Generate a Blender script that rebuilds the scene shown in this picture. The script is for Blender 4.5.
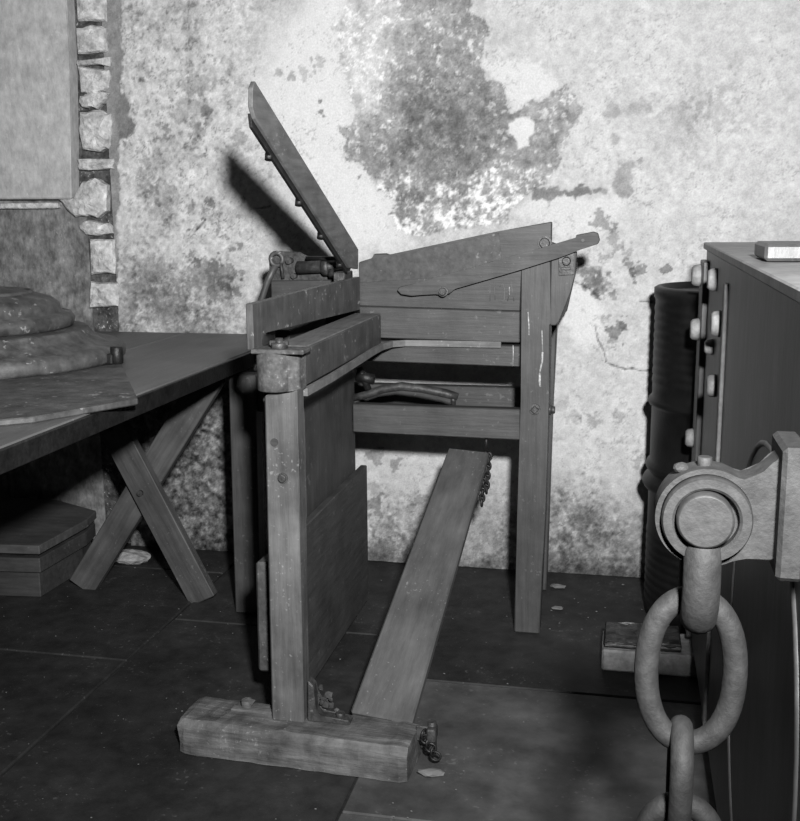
import bpy, bmesh, math, random
import numpy as np
from mathutils import Vector, Matrix
C = bpy.context.scene
for o in list(bpy.data.objects): bpy.data.objects.remove(o)
PI = math.pi

# ---------------------------------------------------------------- camera, light, exposure
cam_d = bpy.data.cameras.new('camera'); cam = bpy.data.objects.new('camera', cam_d)
C.collection.objects.link(cam); C.camera = cam
cam_d.sensor_fit = 'HORIZONTAL'; cam_d.sensor_width = 36.0
cam_d.lens = 1060.0 / 800.0 * 36.0
cam_d.shift_x = (400 - 396) / 800.0
cam_d.shift_y = -(410.5 - 410) / 800.0
yaw, pitch, roll = math.radians(-12.213), math.atan(203 / 1060.0), math.radians(0.45)
f = Vector((math.sin(yaw) * math.cos(pitch), math.cos(yaw) * math.cos(pitch), -math.sin(pitch)))
r = Vector((math.cos(yaw), -math.sin(yaw), 0)); u = r.cross(f)
r2 = r * math.cos(roll) - u * math.sin(roll); u2 = u * math.cos(roll) + r * math.sin(roll)
m = Matrix((r2, u2, -f)).transposed().to_4x4(); m.translation = (0, 0, 1.4)
cam.matrix_world = m
cam_d.clip_start = 0.05

w = bpy.data.worlds.new('World'); C.world = w; w.use_nodes = True
w.node_tree.nodes['Background'].inputs[0].default_value = (1, 1, 1, 1)
w.node_tree.nodes['Background'].inputs[1].default_value = 0.012

fl = bpy.data.lights.new('flash_light', 'SPOT')          # the photographer's flash, held up to the right of the lens
fl.energy = 1250; fl.shadow_soft_size = 0.07
fl.spot_size = math.radians(100); fl.spot_blend = 1.0
flo = bpy.data.objects.new('flash_light', fl); C.collection.objects.link(flo)
flo.location = (0.22, -0.02, 1.83)
flo.rotation_euler = (Vector((-0.78, 3.97, 1.30)) - flo.location).to_track_quat('-Z', 'Y').to_euler()

C.view_settings.view_transform = 'Standard'; C.view_settings.look = 'None'
C.view_settings.gamma = 1.0; C.view_settings.use_curve_mapping = False
C.view_settings.exposure = 0.0

# ---------------------------------------------------------------- materials
def new_mat(name):
    mt = bpy.data.materials.new(name); mt.use_nodes = True
    nt = mt.node_tree; b = nt.nodes['Principled BSDF']
    return mt, nt, b
def N(nt, t, **kw):
    n = nt.nodes.new(t)
    for k, v in kw.items(): setattr(n, k, v)
    return n
def math_node(nt, op, a, b=None, clamp=False):
    n = N(nt, 'ShaderNodeMath', operation=op); n.use_clamp = clamp
    for i, v in enumerate((a, b)):
        if v is None: continue
        if isinstance(v, (int, float)): n.inputs[i].default_value = v
        else: nt.links.new(v, n.inputs[i])
    return n.outputs[0]
def noise(nt, vec, scale, detail=5, rough=0.6):
    n = N(nt, 'ShaderNodeTexNoise'); n.inputs['Scale'].default_value = scale
    n.inputs['Detail'].default_value = detail; n.inputs['Roughness'].default_value = rough
    nt.links.new(vec, n.inputs['Vector']); return n.outputs[0]
def ramp(nt, fac, stops):
    n = N(nt, 'ShaderNodeValToRGB'); nt.links.new(fac, n.inputs[0])
    e = n.color_ramp.elements
    while len(e) < len(stops): e.new(0.5)
    for el, (p, v) in zip(e, stops): el.position = p; el.color = (v, v, v, 1)
    return n.outputs[0]
def srf(name, tone, var=0.45, stretch=(1, 1, 1), grain=30, blotch=5, rough=0.6, fleck=0.0, bump=0.25, metal=0.0,
        spec=0.35, bdist=0.004, fleck_scale=90):
    """a grey surface: stretched grain x blotches, with pale flecks of lime dust and fine relief"""
    mt, nt, b = new_mat(name)
    tc = N(nt, 'ShaderNodeTexCoord'); oi = N(nt, 'ShaderNodeObjectInfo')
    off = N(nt, 'ShaderNodeVectorMath', operation='SCALE'); off.inputs[0].default_value = (17, 31, 23)
    nt.links.new(oi.outputs['Random'], off.inputs['Scale'])
    ad = N(nt, 'ShaderNodeVectorMath', operation='ADD')
    nt.links.new(tc.outputs['Object'], ad.inputs[0]); nt.links.new(off.outputs[0], ad.inputs[1])
    mp = N(nt, 'ShaderNodeVectorMath', operation='MULTIPLY'); mp.inputs[1].default_value = stretch
    nt.links.new(ad.outputs[0], mp.inputs[0])
    g = noise(nt, mp.outputs[0], grain, 6, 0.65)
    bl = noise(nt, ad.outputs[0], blotch, 5, 0.6)
    gc = ramp(nt, g, [(0.28, 1 - var), (0.72, 1 + var * 0.6)])
    bc = ramp(nt, bl, [(0.3, 1 - var), (0.7, 1 + var * 0.7)])
    c = math_node(nt, 'MULTIPLY', gc, bc); c = math_node(nt, 'MULTIPLY', c, tone)
    if fleck > 0:
        fn = noise(nt, ad.outputs[0], fleck_scale, 3, 0.6); fm = noise(nt, ad.outputs[0], 7, 2, 0.5)
        s = math_node(nt, 'ADD', fn, math_node(nt, 'MULTIPLY', fm, 0.35))
        s = ramp(nt, s, [(0.83, 0.0), (0.9, 1.0)])
        c = math_node(nt, 'ADD', c, math_node(nt, 'MULTIPLY', s, fleck))
    cm = N(nt, 'ShaderNodeCombineColor')
    for i in range(3): nt.links.new(c, cm.inputs[i])
    nt.links.new(cm.outputs[0], b.inputs['Base Color'])
    b.inputs['Roughness'].default_value = rough; b.inputs['Metallic'].default_value = metal
    b.inputs['Specular IOR Level'].default_value = spec
    bp = N(nt, 'ShaderNodeBump'); bp.inputs['Strength'].default_value = bump; bp.inputs['Distance'].default_value = bdist
    nt.links.new(math_node(nt, 'ADD', g, bl), bp.inputs['Height']); nt.links.new(bp.outputs[0], b.inputs['Normal'])
    return mt
GR = (0.08, 1, 1)       # boards are modelled with their length along local X
M = {}
M['wood'] = srf('painted_wood', 0.034, 0.34, GR, 70, 9, 0.55, 0.035, 0.3, fleck_scale=55)
M['wood_trestle'] = srf('trestle_wood', 0.048, 0.45, GR, 45, 6, 0.6, 0.03, 0.3)
M['pin'] = srf('worn_pin_iron', 0.017, 0.35, (1, 1, 1), 60, 30, 0.6, 0.0, 0.2, 0.0, 0.3)
M['rib'] = srf('rib_edge_paint', 0.13, 0.3, (1, 1, 1), 60, 12, 0.6)
M['lever'] = srf('knife_lever_wood', 0.085, 0.4, GR, 55, 9, 0.6, 0.06, 0.4)
M['wood_worn'] = srf('worn_wood', 0.0378, 0.45, GR, 55, 9, 0.6, 0.06, 0.4)
M['wood_post'] = srf('dusty_wood', 0.06322, 0.45, GR, 50, 9, 0.65, 0.06, 0.4)
M['wood_plank'] = srf('treadle_wood', 0.05557, 0.35, (0.2, 1, 1), 40, 6, 0.6, 0.06, 0.35)
M['wood_dark'] = srf('dark_wood', 0.03, 0.4, GR, 50, 5, 0.6, 0.0, 0.3)
M['wood_table'] = srf('table_wood', 0.0828, 0.25, GR, 50, 4, 0.5, 0.06, 0.2)
M['wood_rough'] = srf('rough_beam_wood', 0.07268, 0.6, GR, 35, 12, 0.75, 0.06, 0.8, bdist=0.008)
M['iron'] = srf('rusty_iron', 0.04125, 0.5, (1, 1, 1), 60, 15, 0.5, 0.05, 0.4, 0.3, 0.4)
M['sheet'] = srf('rusted_sheet', 0.0391, 0.4, (1, 1, 1), 26, 60, 0.55, 0.07, 0.12, 0.0, 0.3, fleck_scale=45)
M['zinc'] = srf('zinc_sheet', 0.17, 0.35, (1, 1, 1), 26, 12, 0.5, 0.04, 0.2, 0.0, 0.5)
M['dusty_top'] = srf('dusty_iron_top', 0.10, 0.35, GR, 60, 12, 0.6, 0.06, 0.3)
M['drip'] = srf('limewash_drip', 0.30, 0.5, (1, 1, 1), 120, 60, 0.8, 0.0, 0.3)
M['cast'] = srf('cast_nose_iron', 0.060, 0.5, (1, 1, 1), 90, 30, 0.75, 0.06, 0.4, 0.0, 0.25, bdist=0.002)
M['iron_plate'] = srf('streaked_iron', 0.05462, 0.4, (1, 1, 0.12), 60, 14, 0.5, 0.16, 0.3, 0.1, 0.4, fleck_scale=50)
M['iron_dark'] = srf('dark_iron', 0.012, 0.5, (1, 1, 1), 60, 15, 0.5, 0.0, 0.4, 0.3, 0.4)
M['iron_chain'] = srf('pitted_chain_iron', 0.0169, 0.45, (1, 1, 1), 70, 22, 0.7, 0.0, 0.45, 0.0, 0.3)
M['drum'] = srf('drum_in_shade', 0.00378, 0.5, (1, 1, 1), 25, 8, 0.5, 0.0, 0.3, 0.0, 0.4)  # near-black base colour carries the casing's shade on the drum
M['casting'] = srf('table_casting_iron', 0.055, 0.6, (1, 1, 1), 30, 12, 0.6, 0.12, 0.5, 0.0, 0.4, fleck_scale=40)
M['casing'] = srf('grey_casing_paint', 0.04827, 0.4, (1, 1, 0.2), 25, 7, 0.45, 0.03, 0.3, 0.0, 0.5)
M['peg'] = srf('pale_bolt_paint', 0.1949, 0.3, (1, 1, 1), 60, 15, 0.6, 0.0, 0.4)
M['stone'] = srf('pale_stone', 0.44, 0.42, (1, 1, 1), 45, 22, 0.9, 0.0, 0.8, spec=0.1, bdist=0.01)
M['mortar'] = srf('dark_mortar', 0.0825, 0.7, (1, 1, 1), 45, 12, 0.95, 0.25, 1.0, spec=0.1, bdist=0.01)
M['joint'] = srf('floor_joint_mortar', 0.01482, 0.5, (1, 1, 1), 40, 6, 0.95, 0.0, 0.6, spec=0.1)
M['slab'] = srf('floor_slab_stone', 0.01814, 0.55, (1, 1, 1), 14, 2.2, 0.6, 0.03, 0.5, spec=0.3, fleck_scale=70)
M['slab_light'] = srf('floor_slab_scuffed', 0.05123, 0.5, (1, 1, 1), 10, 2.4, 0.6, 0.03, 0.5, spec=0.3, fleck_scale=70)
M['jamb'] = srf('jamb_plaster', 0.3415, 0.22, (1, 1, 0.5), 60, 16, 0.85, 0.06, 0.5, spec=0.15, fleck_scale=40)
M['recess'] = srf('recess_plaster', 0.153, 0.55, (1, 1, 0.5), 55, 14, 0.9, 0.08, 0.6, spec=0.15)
M['room'] = srf('room_plaster', 0.098, 0.25, (1, 1, 1), 12, 2, 0.9, 0.0, 0.4, spec=0.1)
M['lime'] = srf('lime_lump', 0.238, 0.4, (1, 1, 1), 40, 12, 0.95, 0.0, 0.9, spec=0.1)
M['chip'] = srf('plaster_chip', 0.108, 0.2, (1, 1, 1), 40, 12, 0.95, 0.0, 0.4, spec=0.1)

# ---------------------------------------------------------------- mesh helpers
def tobm(): return bmesh.new()
def box(bm, x0, x1, y0, y1, z0, z1, bev=0.0, mat=None):
    vs = [bm.verts.new((x, y, z)) for x in (x0, x1) for y in (y0, y1) for z in (z0, z1)]
    q = [(0, 1, 3, 2), (4, 6, 7, 5), (0, 4, 5, 1), (2, 3, 7, 6), (0, 2, 6, 4), (1, 5, 7, 3)]
    fs = [bm.faces.new([vs[i] for i in t]) for t in q]
    if bev > 0:
        es = list({e for fc in fs for e in fc.edges})
        bmesh.ops.bevel(bm, geom=es, offset=bev, segments=1, affect='EDGES', profile=0.5)
    elif mat is not None: pass
    return bm
def prism(bm, pts, plane, a0, a1, bev=0.0):
    """extrude a polygon: plane 'XZ' along Y, 'YZ' along X, 'XY' along Z, between a0 and a1"""
    def P(p, a):
        if plane == 'XZ': return (p[0], a, p[1])
        if plane == 'YZ': return (a, p[0], p[1])
        return (p[0], p[1], a)
    A = [bm.verts.new(P(p, a0)) for p in pts]; B = [bm.verts.new(P(p, a1)) for p in pts]
    fs = [bm.faces.new(A), bm.faces.new(B[::-1])]
    n = len(pts)
    for i in range(n): fs.append(bm.faces.new((A[i], B[i], B[(i + 1) % n], A[(i + 1) % n])))
    if bev > 0:
        es = list({e for fc in fs for e in fc.edges})
        bmesh.ops.bevel(bm, geom=es, offset=bev, segments=1, affect='EDGES', profile=0.5)
    return bm
def frame_of(d):
    d = Vector(d).normalized(); a = Vector((0, 0, 1)) if abs(d.z) < 0.9 else Vector((0, 1, 0))
    s = d.cross(a).normalized(); return d, s, s.cross(d).normalized()
def cyl(bm, p0, p1, r0, r1=None, n=20, bev=0.0):
    r1 = r0 if r1 is None else r1
    p0, p1 = Vector(p0), Vector(p1); d, s, t = frame_of(p1 - p0); L = (p1 - p0).length
    rings = [(0, r0), (L, r1)] if bev <= 0 else [(0, r0 - bev), (bev, r0), (L - bev, r1), (L, r1 - bev)]
    R = [[bm.verts.new(p0 + d * a + s * (q * math.cos(2 * PI * k / n)) + t * (q * math.sin(2 * PI * k / n))) for k in range(n)] for a, q in rings]
    bm.faces.new(R[0]); bm.faces.new(R[-1][::-1])
    for i in range(len(R) - 1):
        for k in range(n):
            fc = bm.faces.new((R[i][k], R[i + 1][k], R[i + 1][(k + 1) % n], R[i][(k + 1) % n])); fc.smooth = True
    return bm
def tube(bm, pts, rad, n=12, closed=False, flat=None, smooth=True):
    """sweep a round (or flat=(w,t) rectangular, w along Z) section along points"""
    P = [Vector(p) for p in pts]; K = len(P); R = []
    prev = None
    for i in range(K):
        a = P[i - 1] if (i > 0 or closed) else P[i]; b = P[(i + 1) % K] if (i < K - 1 or closed) else P[i]
        d = (b - a).normalized()
        if prev is None:
            _, s, t = frame_of(d); t = d.cross(s).normalized()
        else:
            s = (prev - d * prev.dot(d)).normalized(); t = s.cross(d).normalized() * -1
            t = d.cross(s).normalized()
        prev = s
        rr = rad[i] if isinstance(rad, (list, tuple)) else rad
        if flat:
            wv = Vector((0, 0, 1)); sv = d.cross(wv).normalized()
            R.append([bm.verts.new(P[i] + sv * (x * flat[1] / 2) + wv * (y * flat[0] / 2)) for x, y in ((-1, -1), (1, -1), (1, 1), (-1, 1))])
        else:
            R.append([bm.verts.new(P[i] + s * (rr * math.cos(2 * PI * k / n)) + t * (rr * math.sin(2 * PI * k / n))) for k in range(n)])
    m_ = len(R[0])
    for i in range(K if closed else K - 1):
        A, B = R[i], R[(i + 1) % K]
        for k in range(m_):
            fc = bm.faces.new((A[k], B[k], B[(k + 1) % m_], A[(k + 1) % m_])); fc.smooth = smooth and not flat
    if not closed: bm.faces.new(R[0]); bm.faces.new(R[-1][::-1])
    return bm
def lathe(bm, prof, c, n=48, smooth=True):
    R = [[bm.verts.new((c[0] + q * math.cos(2 * PI * k / n), c[1] + q * math.sin(2 * PI * k / n), c[2] + z)) for k in range(n)] for q, z in prof]
    for i in range(len(R) - 1):
        for k in range(n):
            fc = bm.faces.new((R[i][k], R[i][(k + 1) % n], R[i + 1][(k + 1) % n], R[i + 1][k])); fc.smooth = smooth
    bm.faces.new(R[0][::-1]); bm.faces.new(R[-1])
    return bm
def lump(bm, c, rad, rnd, sub=2, rough=0.25):
    g = bmesh.ops.create_icosphere(bm, subdivisions=sub, radius=1.0)
    for v in g['verts']:
        k = 1 + rnd.uniform(-rough, rough)
        v.co = Vector((c[0] + v.co.x * rad[0] * k, c[1] + v.co.y * rad[1] * k, c[2] + v.co.z * rad[2] * k))
    return bm
def finish(name, bm, mat, parent=None, mw=None, auto=False):
    bmesh.ops.recalc_face_normals(bm, faces=bm.faces)
    me = bpy.data.meshes.new(name); bm.to_mesh(me); bm.free(); me.materials.append(M[mat] if isinstance(mat, str) else mat)
    o = bpy.data.objects.new(name, me); C.collection.objects.link(o)
    W_ = mw if mw is not None else Matrix()
    if parent is not None:
        o.parent = parent; o.matrix_local = WORLD[parent.name].inverted() @ W_
    else: o.matrix_local = W_
    WORLD[o.name] = W_
    return o
WORLD = {}
def thing(name, label, cat, loc, group=None):
    o = bpy.data.objects.new(name, None); C.collection.objects.link(o); o.location = loc; o.empty_display_size = 0.05
    o['label'] = label; o['category'] = cat
    if group: o['group'] = group
    WORLD[o.name] = Matrix.Translation(loc); return o
def tag(o, label, cat, group=None):
    o['label'] = label; o['category'] = cat
    if group: o['group'] = group
    return o
AX = {'X': Matrix(), 'Y': Matrix(((0, -1, 0, 0), (1, 0, 0, 0), (0, 0, 1, 0), (0, 0, 0, 1))),
      'Z': Matrix(((0, 0, -1, 0), (0, 1, 0, 0), (1, 0, 0, 0), (0, 0, 0, 1)))}
def wpart(name, bm, mat, parent=None, grain='X', pivot=(0, 0, 0)):
    """bm is in world coordinates; the object gets a frame whose local X runs along the grain"""
    mw = Matrix.Translation(pivot) @ AX[grain]; inv = mw.inverted()
    for v in bm.verts: v.co = inv @ v.co
    return finish(name, bm, mat, parent, mw)
def board(name, p0, p1, width, thick, side, mat, parent=None, bev=0.004, sag=0.0, taper=1.0):
    """a board from p0 to p1 (centre line), its width along `side`"""
    p0, p1 = Vector(p0), Vector(p1); x = (p1 - p0).normalized(); y = Vector(side); y = (y - x * y.dot(x)).normalized(); z = x.cross(y)
    L = (p1 - p0).length; bm = tobm()
    box(bm, 0, L, -width / 2, width / 2, -thick / 2, thick / 2, bev)
    if taper != 1.0:
        for v in bm.verts: v.co.y *= 1 + (taper - 1) * v.co.x / L
    mw = Matrix((x, y, z)).transposed().to_4x4(); mw.translation = p0
    return finish(name, bm, mat, parent, mw)
def bolt(name, c, axis, r_, h, parent, mat='iron', n=6):
    bm = tobm(); c = Vector(c); a = Vector(axis).normalized()
    cyl(bm, c - a * 0.004, c + a * h * 0.35, r_ * 1.35, n=16)
    cyl(bm, c + a * h * 0.3, c + a * h, r_, n=n, bev=r_ * 0.15)
    return wpart(name, bm, mat, parent, 'X', tuple(c))

# ---------------------------------------------------------------- the wall behind: plaster peeling off in patches
POLYS = {
    'GREY': [(-1.01, 2.283), (-1.094, 2.219), (-1.02, 2.146), (-1.078, 2.061), (-1.05, 1.936), (-1.025, 1.811), (-0.999, 1.738), (-1.019, 1.699), (-1.058, 1.682), (-1.028, 1.656), (-1.044, 1.612), (-1.04, 1.586), (-0.983, 1.556), (-0.956, 1.53), (-0.941, 1.493), (-0.918, 1.463), (-0.88, 1.452), (-0.853, 1.415), (-0.873, 1.37), (-0.846, 1.322), (-0.762, 1.292), (-0.442, 1.342), (-0.388, 1.407), (-0.316, 1.464), (-0.269, 1.499), (-0.253, 1.555), (-0.261, 1.612), (-0.206, 1.684), (-0.175, 1.735), (-0.187, 1.777), (-0.23, 1.812), (-0.286, 1.793), (-0.321, 1.78), (-0.371, 1.775), (-0.399, 1.73), (-0.421, 1.713), (-0.443, 1.752), (-0.455, 1.812), (-0.477, 1.837), (-0.513, 1.842), (-0.539, 1.898), (-0.546, 1.953), (-0.504, 2.02), (-0.576, 2.092), (-0.541, 2.158), (-0.595, 2.261)],
    'STREAK': [(-0.352, 1.479), (-0.261, 1.463), (-0.172, 1.469), (-0.101, 1.465), (-0.076, 1.454), (-0.128, 1.434), (-0.189, 1.423), (-0.243, 1.435), (-0.286, 1.414), (-0.344, 1.421)],
    'FORK': [(-0.1, 1.447), (-0.065, 1.468), (-0.049, 1.493), (-0.043, 1.531), (-0.012, 1.548), (0.043, 1.568), (0.047, 1.557), (0.003, 1.534), (0.001, 1.488), (0.009, 1.446), (-0.015, 1.422), (-0.04, 1.447), (-0.058, 1.461), (-0.079, 1.44)],
    'CLOUD': [(-0.097, 1.719), (-0.078, 1.76), (-0.046, 1.759), (-0.032, 1.735), (0.013, 1.754), (0.036, 1.77), (0.068, 1.753), (0.076, 1.722), (0.031, 1.709), (-0.038, 1.718), (-0.086, 1.705)],
    'DROP': [(-0.064, 1.65), (-0.05, 1.649), (-0.042, 1.618), (-0.063, 1.611)],
    'PEEL': [(-1.984, 1.849), (-1.934, 1.833), (-1.912, 1.787), (-1.922, 1.757), (-1.894, 1.723), (-1.904, 1.693), (-1.935, 1.678), (-1.969, 1.675), (-1.995, 1.668)],
    'EDGE': [(-1.998, 2.407), (-1.9, 2.402), (-1.934, 2.115), (-1.934, 1.967), (-1.954, 1.856), (-1.971, 1.781), (-1.97, 1.667), (-1.981, 1.552), (-1.978, 1.455), (-2.0, 1.318), (-1.999, 1.119), (-2.022, 0.896), (-2.097, 0.894)],
    'WHITEPATCH': [(-0.435, 1.693), (-0.417, 1.699), (-0.41, 1.713), (-0.374, 1.716), (-0.356, 1.708), (-0.338, 1.701), (-0.341, 1.659), (-0.358, 1.645), (-0.362, 1.614), (-0.394, 1.604), (-0.405, 1.632), (-0.416, 1.65), (-0.431, 1.661)],
    'WHITEDOT': [(-0.503, 1.531), (-0.488, 1.541), (-0.474, 1.53), (-0.484, 1.516), (-0.499, 1.52)],
    'BRIGHT': [(-1.27, 2.087), (-1.037, 2.216), (-1.025, 1.811), (-0.999, 1.738), (-1.019, 1.699), (-1.048, 1.612), (-0.983, 1.556), (-0.945, 1.493), (-0.88, 1.452), (-0.853, 1.415), (-0.873, 1.37), (-0.839, 1.24), (-1.035, 1.221), (-1.229, 1.429), (-1.351, 1.655), (-1.396, 1.84)],
    'BRIGHTB': [(-0.417, 1.386), (-0.297, 1.457), (-0.135, 1.434), (-0.011, 1.418), (-0.061, 1.33), (-0.132, 1.305), (-0.24, 1.291), (-0.295, 1.342)],
    'BRIGHTC': [(-0.528, 1.911), (-0.323, 1.904), (-0.251, 1.82), (-0.303, 1.773), (-0.4, 1.741), (-0.447, 1.812)],
    'BRIGHTD': [(-0.192, 1.113), (-0.126, 1.095), (-0.081, 1.022), (-0.085, 0.911), (-0.176, 0.891), (-0.226, 0.983)],
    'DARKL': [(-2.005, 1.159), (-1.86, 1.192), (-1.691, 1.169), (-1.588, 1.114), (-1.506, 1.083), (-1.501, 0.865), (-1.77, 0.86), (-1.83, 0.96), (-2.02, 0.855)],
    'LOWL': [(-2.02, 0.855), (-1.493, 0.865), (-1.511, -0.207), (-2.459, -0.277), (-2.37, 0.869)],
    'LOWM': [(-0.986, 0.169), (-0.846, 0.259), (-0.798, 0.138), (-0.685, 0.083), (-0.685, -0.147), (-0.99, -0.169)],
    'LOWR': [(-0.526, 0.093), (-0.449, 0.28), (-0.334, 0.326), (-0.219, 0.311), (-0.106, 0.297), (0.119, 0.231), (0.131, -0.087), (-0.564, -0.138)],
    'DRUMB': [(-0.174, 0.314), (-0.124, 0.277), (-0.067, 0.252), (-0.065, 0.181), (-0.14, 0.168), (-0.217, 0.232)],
}
SPOTS = [(-0.083, 1.341, 0.031, 0.75), (-0.118, 1.168, 0.038, 0.5), (-0.079, 1.212, 0.027, 0.5), (0.039, 1.172, 0.023, 0.9), (0.014, 1.19, 0.019, 0.8), (0.022, 1.158, 0.015, 0.8), (0.03, 1.133, 0.011, 0.9), (-0.047, 1.077, 0.019, 0.7), (-0.088, 1.121, 0.031, 0.6), (-0.12, 1.132, 0.031, 0.5), (-0.055, 1.107, 0.023, 0.4), (-0.135, 1.15, 0.034, 0.5), (0.148, 1.176, 0.015, 1.0), (-0.025, 0.945, 0.031, 0.9), (0.0, 0.957, 0.015, 1.0), (-0.034, 0.905, 0.019, 0.6), (-0.066, 0.996, 0.019, 0.5), (0.005, 1.233, 0.019, 0.5), (-0.03, 1.248, 0.019, 0.5), (-0.046, 1.284, 0.019, 0.5), (0.086, 1.061, 0.011, 0.7), (-0.112, 1.077, 0.015, 0.7), (-0.946, 0.426, 0.027, 0.7), (-0.861, 0.405, 0.019, 0.7), (-0.952, 0.229, 0.034, 0.9), (-0.943, 0.295, 0.031, 0.4), (-0.777, 0.267, 0.031, 0.7), (-0.794, 0.229, 0.019, 0.7), (-0.798, 0.147, 0.019, 0.6), (-0.909, 0.048, 0.046, 0.7), (-0.963, 0.016, 0.034, 0.8), (-1.697, 1.313, 0.011, 1.0), (-1.627, 1.363, 0.011, 1.0), (-1.654, 1.329, 0.008, 0.8), (-1.592, 1.409, 0.015, 1.0), (-1.604, 1.432, 0.008, 0.9), (-1.68, 1.402, 0.015, 0.7), (-1.688, 1.228, 0.019, 0.8), (-1.66, 1.192, 0.015, 0.8), (-1.629, 1.141, 0.05, 0.7), (-1.558, 1.142, 0.046, 0.8), (-1.593, 1.09, 0.034, 0.8), (-1.502, 1.079, 0.027, 1.0), (-1.535, 1.071, 0.023, 0.9), (-1.478, 1.255, 0.011, 0.9), (-1.512, 1.243, 0.011, 0.9), (-1.505, 1.317, 0.015, 0.5), (-1.566, 1.332, 0.015, 0.6), (-1.601, 1.764, 0.015, 0.9), (-1.59, 1.734, 0.015, 0.6), (-1.769, 1.709, 0.023, 0.7), (-1.634, 1.679, 0.031, 0.5), (-1.638, 1.865, 0.038, 0.4), (-1.662, 1.773, 0.053, 0.4), (-1.463, 1.657, 0.023, 0.5), (-1.847, 1.589, 0.023, 0.5), (-1.864, 1.512, 0.034, 0.5), (-1.784, 1.434, 0.053, 0.4), (-1.909, 1.1, 0.046, 0.5), (-1.826, 1.04, 0.053, 0.5), (-1.794, 0.981, 0.061, 0.5), (-1.694, 0.922, 0.046, 0.4), (-1.962, 0.938, 0.038, 0.5), (-1.862, 1.16, 0.046, 0.4), (-1.295, 1.902, 0.015, 0.5), (-1.249, 1.886, 0.019, 0.6), (-1.142, 1.749, 0.008, 1.0), (-1.142, 1.792, 0.006, 1.0), (-1.131, 1.738, 0.008, 0.8), (-1.455, 1.435, 0.008, 1.0), (-0.991, 1.512, 0.008, 0.8), (-0.114, 0.608, 0.031, 0.4), (-0.177, 0.614, 0.023, 0.35), (-0.003, 0.612, 0.027, 0.4), (-0.226, 0.662, 0.027, 0.3), (0.075, 0.462, 0.027, 0.5), (0.136, 0.29, 0.023, 0.4), (0.054, 0.076, 0.019, 0.8), (-0.103, 0.218, 0.034, 0.6), (-0.13, 0.237, 0.031, 0.6), (-1.138, 1.932, 0.023, 0.4), (-1.197, 1.906, 0.031, 0.4), (-0.797, 1.787, 0.096, 0.4), (-0.685, 1.677, 0.115, 0.4), (-0.574, 1.745, 0.084, 0.4), (-0.723, 1.552, 0.084, 0.3), (-0.856, 1.518, 0.053, 0.3), (-0.76, 1.75, 0.046, 0.4), (-0.282, 1.598, 0.038, 0.4), (-0.213, 1.708, 0.023, 0.6), (0.153, 1.659, 0.076, 0.2), (0.302, 1.723, 0.069, 0.25), (0.2, 1.759, 0.076, 0.15), ]
CRACKS = [[(-0.105, 0.966), (-0.093, 0.911), (-0.069, 0.867), (-0.061, 0.829), (-0.039, 0.819), (0.009, 0.805), (0.034, 0.809), (0.063, 0.799), (0.106, 0.804)], [(-1.432, 1.397), (-1.383, 1.4), (-1.35, 1.408)], [(-0.182, 1.124), (-0.127, 1.099), (-0.089, 1.059)], [(-1.619, 1.356), (-1.654, 1.321), (-1.685, 1.286)], [(0.054, 1.057), (0.132, 1.047), (0.161, 1.043)]]
STONES = [
    [(-2.124, 1.974), (-1.984, 1.977), (-1.978, 1.947), (-2.122, 1.951)],
    [(-2.126, 1.952), (-1.987, 1.932), (-1.991, 1.865), (-2.053, 1.836), (-2.111, 1.853)],
    [(-2.121, 1.838), (-2.069, 1.848), (-1.992, 1.85), (-2.003, 1.82), (-2.047, 1.791), (-2.116, 1.793)],
    [(-2.125, 1.778), (-2.039, 1.783), (-1.989, 1.763), (-1.995, 1.668), (-2.006, 1.637), (-2.05, 1.623), (-2.117, 1.639), (-2.13, 1.709)],
    [(-2.146, 1.601), (-1.991, 1.599), (-1.994, 1.556), (-2.141, 1.551)],
    [(-2.257, 1.458), (-2.171, 1.441), (-2.131, 1.508), (-2.078, 1.523), (-2.028, 1.495), (-2.03, 1.397), (-2.075, 1.37), (-2.127, 1.374), (-2.175, 1.374)],
    [(-2.165, 1.335), (-2.119, 1.362), (-2.033, 1.346), (-2.014, 1.302), (-2.071, 1.291), (-2.137, 1.299)],
    [(-2.112, 1.279), (-2.011, 1.279), (-2.011, 1.147), (-2.117, 1.139)],
    [(-2.127, 1.114), (-2.005, 1.103), (-2.01, 1.014), (-2.134, 1.005)]]

def vnoise(x, z, scale, seed):
    rs = np.random.RandomState(seed); g = rs.rand(256, 256).astype(np.float32)
    X = (x * scale + 400) % 255; Z = (z * scale + 400) % 255
    i, j = X.astype(int), Z.astype(int); fx, fz = X - i, Z - j
    fx = fx * fx * (3 - 2 * fx); fz = fz * fz * (3 - 2 * fz)
    i1, j1 = (i + 1) % 256, (j + 1) % 256
    return (g[i, j] * (1 - fx) + g[i1, j] * fx) * (1 - fz) + (g[i, j1] * (1 - fx) + g[i1, j1] * fx) * fz
def fbm(x, z, scale, seed, oct=4, gain=0.55):
    s, a, t = 0, 1.0, 0
    for k in range(oct):
        s = s + a * vnoise(x + k * 3.1, z - k * 1.7, scale * 2 ** k, seed + k); t += a; a *= gain
    return s / t
def sdist(x, z, poly):
    """signed distance to a polygon, positive inside"""
    d = np.full(x.shape, 1e9); ins = np.zeros(x.shape, bool); n = len(poly)
    for k in range(n):
        ax, az = poly[k]; bx, bz = poly[(k + 1) % n]
        ex, ez = bx - ax, bz - az; t = np.clip(((x - ax) * ex + (z - az) * ez) / (ex * ex + ez * ez + 1e-12), 0, 1)
        d = np.minimum(d, np.hypot(x - ax - t * ex, z - az - t * ez))
        c = ((az > z) != (bz > z)) & (x < ex * (z - az) / (ez + 1e-12) + ax); ins ^= c
    return np.where(ins, d, -d)
def sm(a, b, v):
    t = np.clip((v - a) / (b - a), 0, 1); return t * t * (3 - 2 * t)
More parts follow.
